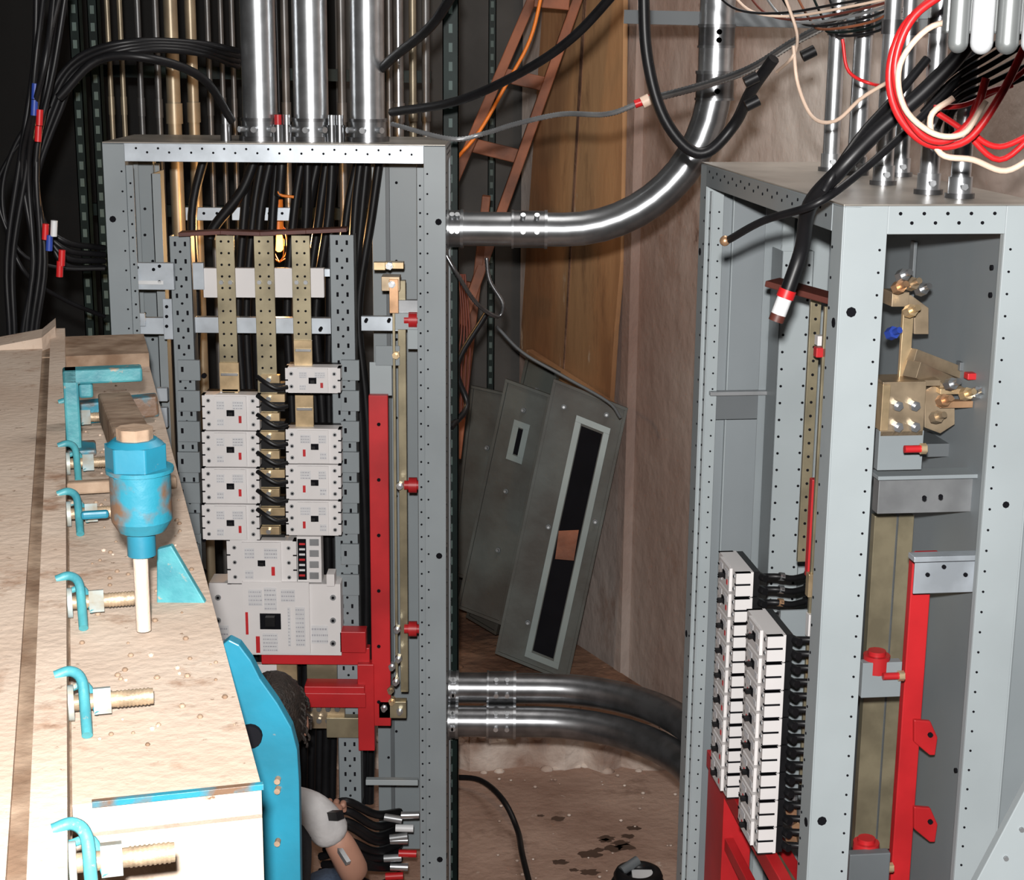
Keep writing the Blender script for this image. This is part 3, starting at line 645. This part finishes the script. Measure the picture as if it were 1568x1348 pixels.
# =================================================================== foreground machine
mx = Vector((.966, .26, 0)); my = Vector((-.26, .966, 0)); MM = Matrix.Identity(4)
for i in range(3): MM[i][0] = mx[i]; MM[i][1] = my[i]
MM[0][3] = -.415; MM[1][3] = 1.42; MM[2][3] = 1.83
mach = empty('dusty_transformer_tank', MM)
b = B()
b.bx(.0, .18, 0, 2.2, -.035, 0, 'dust'); b.bx(.0, .18, 0, .02, -1.83, -.03, 'dust'); b.bx(0, .14, .02, 2.1, -1.83, -.035, 'dust')
b.bx(-.032, 0, -.55, 2.46, -1.83, .05, 'dust'); b.bx(-.05, -.032, -.55, 2.44, -1.83, .028, 'dustd'); b.bx(-1.3, -.05, -.55, 2.4, -1.83, .035, 'dust')
b.bx(.02, .182, -.003, .004, -.004, .002, 'turqr'); b.bx(-.004, .002, -.5, 2.2, -.002, .004, 'dustd')
b.bx(-.06, .18, 2.2, 2.46, -.04, .03, 'dustd')
b.prism([(-.05, 2.40, .03), (-.02, 2.46, .03), (-.02, 2.46, .075), (-.05, 2.4, .06), (-.3, 2.4, .02)], (0, -.12, 0), 'dust')
random.seed(3)
for i in range(150):   # grit lying on the deck
    u = random.uniform(.1, 2.0); v = random.uniform(.012, .17); r = random.uniform(.0012, .0042)
    b.sph((v, u, r*.3), (r, r*1.2, r*.7), random.choice(['dustd', 'dustd', 'dust']), 6, 4)
b.done('tank_body', parent=mach, bevel=.006)
b = B()
for u in (.94, .53, .20, -.16, 1.25, 1.6):
    b.cyl((-.01, u, .022), (.088, u, .022), .0085, 'stud', 14)
    for k in range(9): b.cyl((.05+k*.004, u, .022), (.052+k*.004, u, .022), .0092, 'stud', 14)
    b.cyl((.026, u, .022), (.044, u, .022), .0155, 'nut', 6, smooth=False); b.cyl((.0, u, .022), (.006, u, .022), .019, 'nut', 14)
    b.tube([(-.012, u+.01, .050), (.004, u+.01, .054), (.015, u+.0, .047), (.017, u-.02, .024), (.018, u-.05, .005)], .0058, 'turql', 10)
    b.tube([(.0, u+.02, .03), (.02, u+.015, .034), (.03, u-.01, .012)], .004, 'turql', 8)
b.done('flange_bolts', parent=mach)
b = B()
b.bx(.0, .026, 1.40, 1.44, 0, .15, 'turql'); b.bx(.0, .135, 1.40, 1.44, .125, .15, 'turql'); b.bx(.0, .05, 1.38, 1.46, .0, .012, 'turqr'); b.bx(.026, .05, 1.40, 1.44, .10, .125, 'turql')
b.beam((.085, 1.39, .085), (.10, .80, .14), .055, .05, 'dustd'); b.beam((0, 1.1, .02), (.17, 1.1, .02), .02, .02, 'dustd'); b.beam((0, 1.65, .02), (.17, 1.65, .03), .04, .04, 'turqr'); b.beam((.02, .9, .03), (.06, .9, .03), .012, .012, 'turq')
b.done('clamp', parent=mach, bevel=.004)
b = B()
tip = MM.inverted() @ PZ(220, 962, 1.84); tx, ty = tip.x, tip.y
def zz(py): return (MM.inverted() @ PY(220, py, (MM @ tip).y)).z
b.cyl((tx, ty, zz(965)), (tx, ty, zz(845)), .009, 'dust', 14); b.cyl((tx+.002, ty, zz(850)), (tx+.002, ty, zz(800)), .017, 'turq', 16)
b.cyl((tx+.004, ty, zz(812)), (tx+.004, ty, zz(795)), .028, 'turqr', 20, r2=.036); b.cyl((tx+.004, ty, zz(795)), (tx+.004, ty, zz(720)), .036, 'turqr', 22)
b.cyl((tx, ty, zz(724)), (tx, ty, zz(680)), .037, 'turq', 6, smooth=False); b.cyl((tx, ty, zz(680)), (tx, ty, zz(672)), .034, 'turq', 14, r2=.026); b.cyl((tx, ty, zz(680)), (tx, ty, zz(655)), .022, 'dustd', 8, smooth=False)
b.cyl((tx+.004, ty, zz(722)), (tx+.004, ty, zz(716)), .040, 'turqr', 22)
b.done('clamp_bolt', parent=mach, bevel=.002)
b = B()
Mi = MM.inverted()
b.prism([Mi @ PY(px, py, 2.0) for px, py in ((240, 842), (262, 836), (320, 934), (240, 934))], Mi.to_3x3() @ Vector((0, .012, 0)), 'turql')
b.prism([Mi @ PY(px, py, 1.9) for px, py in ((338, 990), (350, 980), (366, 988), (384, 1012), (398, 1040), (425, 1078), (446, 1115), (455, 1150), (458, 1200), (462, 1480), (380, 1480), (380, 1200), (350, 1060))], Mi.to_3x3() @ Vector((0, .02, 0)), 'turq')
q = Mi @ PY(383, 1128, 1.895); dY = Mi.to_3x3() @ Vector((0, .01, 0)); b.cyl(q-dY*.3, q+dY, .015, 'dark', 16)
for py in (1195, 1210, 1290):
    q = Mi @ PY(425, py, 1.895); b.cyl(q-dY*.5, q+dY, .004, 'dustd', 8)
b.done('turquoise_gussets', parent=mach, bevel=.003)

# =================================================================== cables
def cable(name, pts, r, m='black', **k):
    b = B(); b.tube([PY(*p) for p in pts], r, m, **k); return b.done(name)
cable('black_cable', [(958, -30, 3.6), (880, 55, 3.7), (800, 110, 3.8), (700, 155, 3.95), (600, 172, 4.2)], .011)
cable('black_cable', [(700, -20, 3.9), (660, 40, 4.0), (600, 90, 4.2), (560, 130, 4.35)], .012)
cable('black_cable', [(985, -30, 3.3), (990, 80, 3.3), (1012, 170, 3.3), (1050, 225, 3.3), (1085, 232, 3.3), (1125, 190, 3.3), (1150, 140, 3.25), (1185, 90, 3.2)], .0115)
cable('black_cable', [(1530, -20, 2.5), (1480, 70, 2.5), (1415, 140, 2.5), (1345, 200, 2.5), (1285, 262, 2.5), (1240, 315, 2.55), (1228, 380, 2.6), (1208, 440, 2.6), (1203, 455, 2.6)], .0125)
cable('black_cable', [(1470, 120, 2.62), (1400, 190, 2.6), (1320, 262, 2.55), (1250, 312, 2.5), (1170, 338, 2.6), (1115, 368, 2.7)], .0065)
cable('black_cable', [(1420, 90, 2.62), (1370, 150, 2.6), (1320, 205, 2.56), (1280, 262, 2.5), (1262, 292, 2.5)], .007)
b = B(); q = PY(1204, 450, 2.6); d = (PY(1188, 492, 2.6)-q)
b.cyl(q-d*.15, q+d*.15, .0145, 'redw', 12); b.cyl(q+d*.15, q+d*.75, .0125, 'plastic', 12); b.cyl(q+d*.75, q+d, .0125, 'brown', 12); q = PY(1110, 369, 2.7); b.sph(q, .009, 'copper', 10, 6); b.done('taped_cable_end')
for k in range(4):
    cable('black_cable', [(365, 78+k*8, 4.3+k*.04), (300, 66+k*5, 4.2), (200, 64+k*5, 4.1), (120, 88+k*9, 4.1), (75+k*6, 150+k*6, 4.1), (55, 250+k*10, 4.1), (58+k*5, 330+k*8, 4.1), (100, 370+k*12, 4.1), (160, 380+k*10, 4.2)], .008)
cable('black_cable', [(90, 150, 4.0), (150, 92, 4.0), (230, 90, 4.0), (310, 120, 4.1), (355, 185, 4.2)], .011)
cable('black_cable', [(75, 160, 4.0), (30, 210, 4.0), (5, 280, 4.0), (10, 350, 4.0), (40, 420, 4.0), (100, 460, 4.1), (160, 485, 4.2)], .006)
cable('black_cable', [(60, 190, 4.0), (15, 240, 4.0), (-5, 300, 4.0), (30, 385, 4.0), (90, 410, 4.05), (160, 412, 4.1)], .005)
for i in range(6):
    x = 30+i*7
    cable('black_cable', [(x+34+random.uniform(-8, 8), -20, 3.9), (x+20+random.uniform(-8, 8), 100, 3.9+random.uniform(-.1, .1)), (x+random.uniform(-12, 12), 250, 3.9), (x-6+random.uniform(-14, 14), 400, 3.9), (x-14, 560, 3.9), (x-20, 900, 3.95)], .0075)
b = B()
for px, py, m in ((54, 140, 'blue'), (53, 165, 'blue'), (61, 180, 'redw'), (59, 205, 'redw'), (83, 350, 'plastic'), (70, 355, 'redw'), (76, 372, 'blue'), (95, 395, 'redw'), (92, 412, 'redw')):
    b.cyl(PY(px, py-12, 3.83), PY(px-1, py+12, 3.83), .008, m, 10)
b.done('phase_tape_bands')
cable('armored_flex_cable', [(1345, -10, 3.1), (1290, 25, 3.2), (1215, 65, 3.3), (1150, 105, 3.4), (1080, 130, 3.5), (985, 155, 3.6)], .0085, 'galvm', ribs=.009)
cable('armored_flex_cable', [(985, 155, 3.6), (930, 175, 3.65), (860, 175, 3.8), (790, 190, 3.9), (740, 205, 4.0), (690, 213, 4.0), (600, 190, 4.1)], .006, 'zincd', ribs=.008)
b = B(); b.cyl(PY(972, 160, 3.6), PY(1005, 148, 3.6), .009, 'redw', 10); b.cyl(PY(983, 158, 3.59), PY(995, 152, 3.59), .013, 'cream', 10); b.done('cable_splice')
cable('armored_flex_cable', [(680, 385, 4.3), (700, 420, 4.3), (730, 465, 4.35), (762, 485, 4.4), (770, 465, 4.4), (750, 430, 4.4), (745, 395, 4.4)], .006, 'galvd', ribs=.009)
cable('black_cable', [(745, 480, 4.6), (700, 560, 4.6), (715, 620, 4.6), (690, 655, 4.5)], .009)
cable('grey_cable', [(760, 500, 5.8), (800, 540, 5.8), (860, 575, 5.8), (930, 615, 5.8), (950, 640, 5.8)], .006, 'greyd')
cable('black_cable', [(690, 1190, 5.3), (735, 1195, 5.2), (770, 1225, 5.0), (792, 1270, 4.9), (800, 1310, 4.7), (815, 1370, 4.5)], .010, 'black')
cable('orange_cord', [(832, -20, 5.4), (812, 60, 5.4), (775, 130, 5.4), (735, 200, 5.4), (695, 248, 5.4)], .006, 'orange')
for k in range(5):
    cable('red_wire', [(700+k*3, 420, 4.9), (703+k*4, 500, 4.9), (695+k*6, 560, 4.9), (700+k*3, 640, 4.9)], .003, 'brown')
cable('red_wire', [(1450, -20, 2.3), (1385, 40, 2.3), (1362, 110, 2.3), (1375, 175, 2.3), (1420, 220, 2.3), (1480, 215, 2.3), (1530, 150, 2.3), (1575, 60, 2.3)], .0058, 'redw')
cable('red_wire', [(1462, -20, 2.28), (1400, 25, 2.28), (1372, 90, 2.28), (1378, 150, 2.28), (1410, 205, 2.28), (1450, 215, 2.28), (1490, 180, 2.28), (1510, 120, 2.28)], .0058, 'redw')
cable('cream_wire', [(1475, 30, 2.26), (1420, 45, 2.26), (1378, 100, 2.26), (1385, 165, 2.26), (1430, 205, 2.26), (1475, 205, 2.26), (1500, 170, 2.26), (1510, 155, 2.26)], .0042, 'cream')
cable('cream_wire', [(1590, 235, 2.3), (1540, 262, 2.3), (1490, 245, 2.3), (1440, 235, 2.3), (1425, 180, 2.3), (1460, 150, 2.3)], .0045, 'cream')
cable('red_wire', [(1590, 200, 2.35), (1530, 225, 2.35), (1490, 200, 2.35), (1500, 150, 2.35), (1550, 130, 2.35)], .0045, 'redw')
cable('red_wire', [(1430, 170, 2.35), (1475, 200, 2.35), (1530, 245, 2.35), (1590, 200, 2.35)], .0045, 'redw')
cable('red_wire', [(1590, 90, 2.4), (1540, 130, 2.4), (1480, 160, 2.4), (1430, 165, 2.4)], .004, 'redw')
cable('red_wire', [(1290, 60, 2.9), (1300, 110, 2.9), (1340, 130, 2.9), (1375, 130, 2.8)], .003, 'redw')
cable('cream_wire', [(1215, 70, 3.0), (1222, 130, 3.0), (1245, 180, 2.95), (1280, 185, 2.9), (1320, 150, 2.85), (1370, 120, 2.8)], .0035, 'cream')
cable('cream_wire', [(1200, -10, 3.1), (1220, 50, 3.1), (1215, 85, 3.0), (1190, 110, 3.1)], .0032, 'cream')
for k in range(8):
    cable('control_wire', [(1090+k*25, -15, 3.3), (1130+k*22, 15+k*3, 3.25), (1200+k*12, 20+k*5, 3.2), (1290+k*8, 5+k*6, 3.1), (1380, -10+k*4, 3.0)], .0026, ['black', 'cream', 'brown', 'zincd', 'black', 'steelbrown', 'green'][k % 7])
for k in range(6):
    cable('black_cable', [(1590, 20+k*18, 2.6), (1520, 70+k*14, 2.6), (1460, 110+k*12, 2.62), (1400+k*12, 160+k*12, 2.65)], .0045, 'black')
b = B()
for px, py in ((1150, 122), (1152, 158), (1432, 142), (1238, 82)):
    q = PY(px, py, 3.2); b.cyl(q-Vector((.012, 0, .006)), q+Vector((.012, 0, .006)), .011, 'black', 10)
b.done('wire_connectors')
b = B()
for px, w, m in ((1467, 15, 'lampg'), (1503, 17, 'lampw'), (1542, 17, 'lampg'), (1580, 16, 'lampw')):
    q = PY(px, 66, 1.3); r = w/F*1.3; b.cyl((q.x, 1.3, q.z), (q.x, 1.3, q.z+.30), r, m, 18); b.sph((q.x, 1.3, q.z), r, m)
q = PY(1520, 60, 1.3); b.bx(q.x-.035, q.x+.07, 1.306, 1.32, q.z+.004, q.z+.32, 'lampg'); b.bx(q.x-.035, q.x+.07, 1.28, 1.33, q.z+.28, q.z+.36, 'lampg'); b.cyl((q.x, 1.3, q.z+.3), (q.x, 1.3, 4.6), .008, 'lampg', 10); b.done('ceiling_pendant_lamp', bevel=.002)
b = B(); q = PY(427, 372, 4.56); b.sph(q, (.016, .016, .026), 'bulb', 14, 10)
for k in range(6):
    a = k*math.pi/3; b.tube([q+Vector((.008*math.cos(a), .008*math.sin(a), .05)), q+Vector((.032*math.cos(a), .032*math.sin(a), .02)), q+Vector((.032*math.cos(a), .032*math.sin(a), -.03)), q+Vector((0, 0, -.055))], .0015, 'orange', 6)
b.cyl(q+Vector((0, 0, .035)), q+Vector((0, 0, .12)), .014, 'orange', 12); b.tube([q+Vector((0, 0, .12)), q+Vector((.01, 0, .4)), q+Vector((0, 0, 1.4))], .004, 'black'); b.done('work_lamp')
l = bpy.data.lights.new('work_lamp_light', 'POINT'); l.energy = 10; l.color = (1, .55, .22); l.shadow_soft_size = .03
lo = bpy.data.objects.new('work_lamp_light', l); lo.location = q + Vector((0, .08, 0)); scene.collection.objects.link(lo)

# =================================================================== person (crouched electrician)
per = empty('crouching_electrician', Matrix.Translation((-.60, 3.60, 0)))
def skin(name, vs, es, rs, m, root=0, sub=2):
    me = bpy.data.meshes.new(name); me.from_pydata(vs, es, []); me.materials.append(G[m]); o = bpy.data.objects.new(name, me); scene.collection.objects.link(o); o.parent = per
    md = o.modifiers.new('skin', 'SKIN'); md.use_smooth_shade = True
    for i, sv in enumerate(me.skin_vertices[0].data):
        r_ = rs[i]; sv.radius = (r_, r_) if not isinstance(r_, tuple) else r_; sv.use_root = (i == root)
    s = o.modifiers.new('sub', 'SUBSURF'); s.levels = sub; s.render_levels = sub
    return o
ch = lambda n, s=0: [(i, i+1) for i in range(s, s+n-1)]
skin('torso_vest', [(0, -.12, .34), (0, -.10, .46), (0, -.05, .60), (0, .0, .73), (0, .03, .80)], ch(5), [(.14, .11), (.13, .10), (.14, .10), (.145, .09), (.065, .065)], 'vest')
skin('shirt_sleeves', [(0, .01, .75), (.125, .01, .745), (.16, .02, .70), (.178, .035, .655), (-.125, .01, .745), (-.16, .02, .70), (-.178, .035, .655)], [(0, 1), (1, 2), (2, 3), (0, 4), (4, 5), (5, 6)], [.065, .055, .053, .052, .055, .053, .052], 'shirt')
skin('neck', [(0, .03, .78), (.02, .05, .88)], [(0, 1)], [.05, .048], 'skin')
skin('right_arm', [(.17, .03, .68), (.20, .05, .61), (.222, .07, .545), (.19, .16, .53), (.14, .26, .56), (.13, .30, .57)], ch(6), [.040, .040, .040, .037, .027, .026], 'skin')
skin('left_arm', [(-.17, .03, .68), (-.20, .06, .60), (-.22, .10, .53), (-.19, .20, .54), (-.15, .29, .58), (-.14, .33, .59)], ch(6), [.040, .040, .040, .037, .027, .026], 'skin')
for sgn, base in ((1, Vector((.13, .31, .57))), (-1, Vector((-.14, .34, .59)))):
    nm = 'right' if sgn > 0 else 'left'
    skin(nm+'_palm', [base, base+Vector((0, .045, .005)), base+Vector((0, .08, .0))], ch(3), [(.024, .02), (.036, .016), (.036, .014)], 'skin')
    for k, L in enumerate((.062, .07, .066, .05)):
        fb = base+Vector((-.028+.019*k, .07, .0)); skin(nm+'_finger_%d' % k, [fb, fb+Vector((0, L*.5, .002)), fb+Vector((0, L*.8, -.018)), fb+Vector((0, L*.85, -.036))], ch(4), [.009, .0088, .008, .007], 'skin')
    tb = base+Vector((-sgn*.026, .02, 0)); skin(nm+'_thumb', [tb, tb+Vector((-sgn*.022, .025, -.008)), tb+Vector((-sgn*.02, .05, -.022))], ch(3), [.012, .010, .008], 'skin')
skin('jeans', [(0, -.13, .31), (.10, -.08, .33), (.15, .12, .47), (.16, .17, .46), (.15, .06, .24), (.15, .0, .08), (-.10, -.08, .33), (-.15, .12, .47), (-.16, .17, .46), (-.15, .06, .24), (-.15, .0, .08)], [(0, 1), (1, 2), (2, 3), (3, 4), (4, 5), (0, 6), (6, 7), (7, 8), (8, 9), (9, 10)], [.14, .105, .08, .07, .06, .05, .105, .08, .07, .06, .05], 'jeans')
for sx in (.15, -.15): skin('boot_%s' % ('right' if sx > 0 else 'left'), [(sx, -.03, .05), (sx, .08, .045), (sx, .19, .035)], ch(3), [.048, .045, .036], 'boot')
b = B()
def hd(d):
    d = d.copy()
    if d.z < -.2: d.x *= 1-.25*(-d.z-.2)
    if d.y < -.3 and d.z < -.3: d.y *= .8
    return d
hc = Vector((.035, .06, .955)); b.sph(hc, (.072, .09, .110), 'skin', 24, 18, hd)
b.sph(hc+Vector((0, .090, -.015)), (.012, .016, .022), 'skin', 10, 8)
for sx in (-1, 1):
    b.sph(hc+Vector((sx*.073, -.005, -.01)), (.010, .018, .030), 'skin', 10, 8); b.sph(hc+Vector((sx*.028, .080, .006)), .011, 'plastic', 10, 8); b.sph(hc+Vector((sx*.028, .088, .006)), .005, 'dark', 8, 6)
b.sph(hc+Vector((0, .078, -.055)), (.024, .008, .006), 'redw', 10, 6); b.done('head', parent=per)
b = B()
def hr(d):
    d = d.copy(); k = 1+.02*math.sin(d.x*40)*math.sin(d.z*37+d.y*29)
    if d.y > .35 and d.z < .45: k *= .86
    if d.z < -.55: k *= .82
    return d*k
b.sph(hc+Vector((0, -.012, .012)), (.080, .098, .112), 'hair', 30, 20, hr)
for i in range(90):   # hair strands give the head a combed outline
    a = random.uniform(0, 6.28); e = random.uniform(-.5, 1.4)
    d = Vector((math.cos(a)*math.cos(e), math.sin(a)*math.cos(e), math.sin(e)))
    if d.y > .4 and d.z < .5: continue
    p = hc+Vector((0, -.012, .012))+Vector((d.x*.081, d.y*.099, d.z*.113)); t = Vector((d.x*.3, d.y*.3, -.8))*.03
    b.tube([p-d*.004, p+d*.004+t*.5, p+t-d*.002], .0035, 'hair', 5, 2)
b.done('hair', parent=per)
b = B(); b.beam((.10, .07, .70), (.20, -.04, .755), .02, .02, 'black'); b.beam((.12, .10, .70), (.215, -.02, .62), .012, .012, 'zincd'); b.done('tool_strap', parent=per)

b = B(); q = PZ(975, 1345, .1)
for k in range(4):
    rr_ = .09-.012*k; b.tube([(q.x+rr_*math.cos(t), q.y-.05+rr_*math.sin(t), .03+.035*k) for t in [i*2*math.pi/16 for i in range(17)]], .02, 'black', 8, 3)
b.bx(q.x-.02, q.x+.05, q.y-.09, q.y-.04, .12, .15, 'plastic'); b.cyl((q.x-.05, q.y-.05, .15), (q.x+.0, q.y-.02, .17), .015, 'greyd', 10); b.done('cable_coil')

# =================================================================== light
w = bpy.data.worlds.new('world'); scene.world = w; w.use_nodes = True
w.node_tree.nodes['Background'].inputs[0].default_value = (.5, .6, .75, 1); w.node_tree.nodes['Background'].inputs[1].default_value = .02
l = bpy.data.lights.new('camera_flash', 'SPOT'); l.energy = 640; l.color = (1, .975, .95); l.shadow_soft_size = .03; l.spot_size = math.radians(80); l.spot_blend = .5
lo = bpy.data.objects.new('camera_flash', l); lo.location = (-.02, -.05, 2.66); lo.rotation_euler = (math.radians(90)-PITCH, 0, 0); scene.collection.objects.link(lo)
l = bpy.data.lights.new('overhead_fill', 'AREA'); l.energy = 38; l.size = 1.2; l.color = (1, .96, .92)  # added overhead fill for the ambient level; no fixture seen here
lo = bpy.data.objects.new('overhead_fill', l); lo.location = (.7, 4.0, 4.4); scene.collection.objects.link(lo)
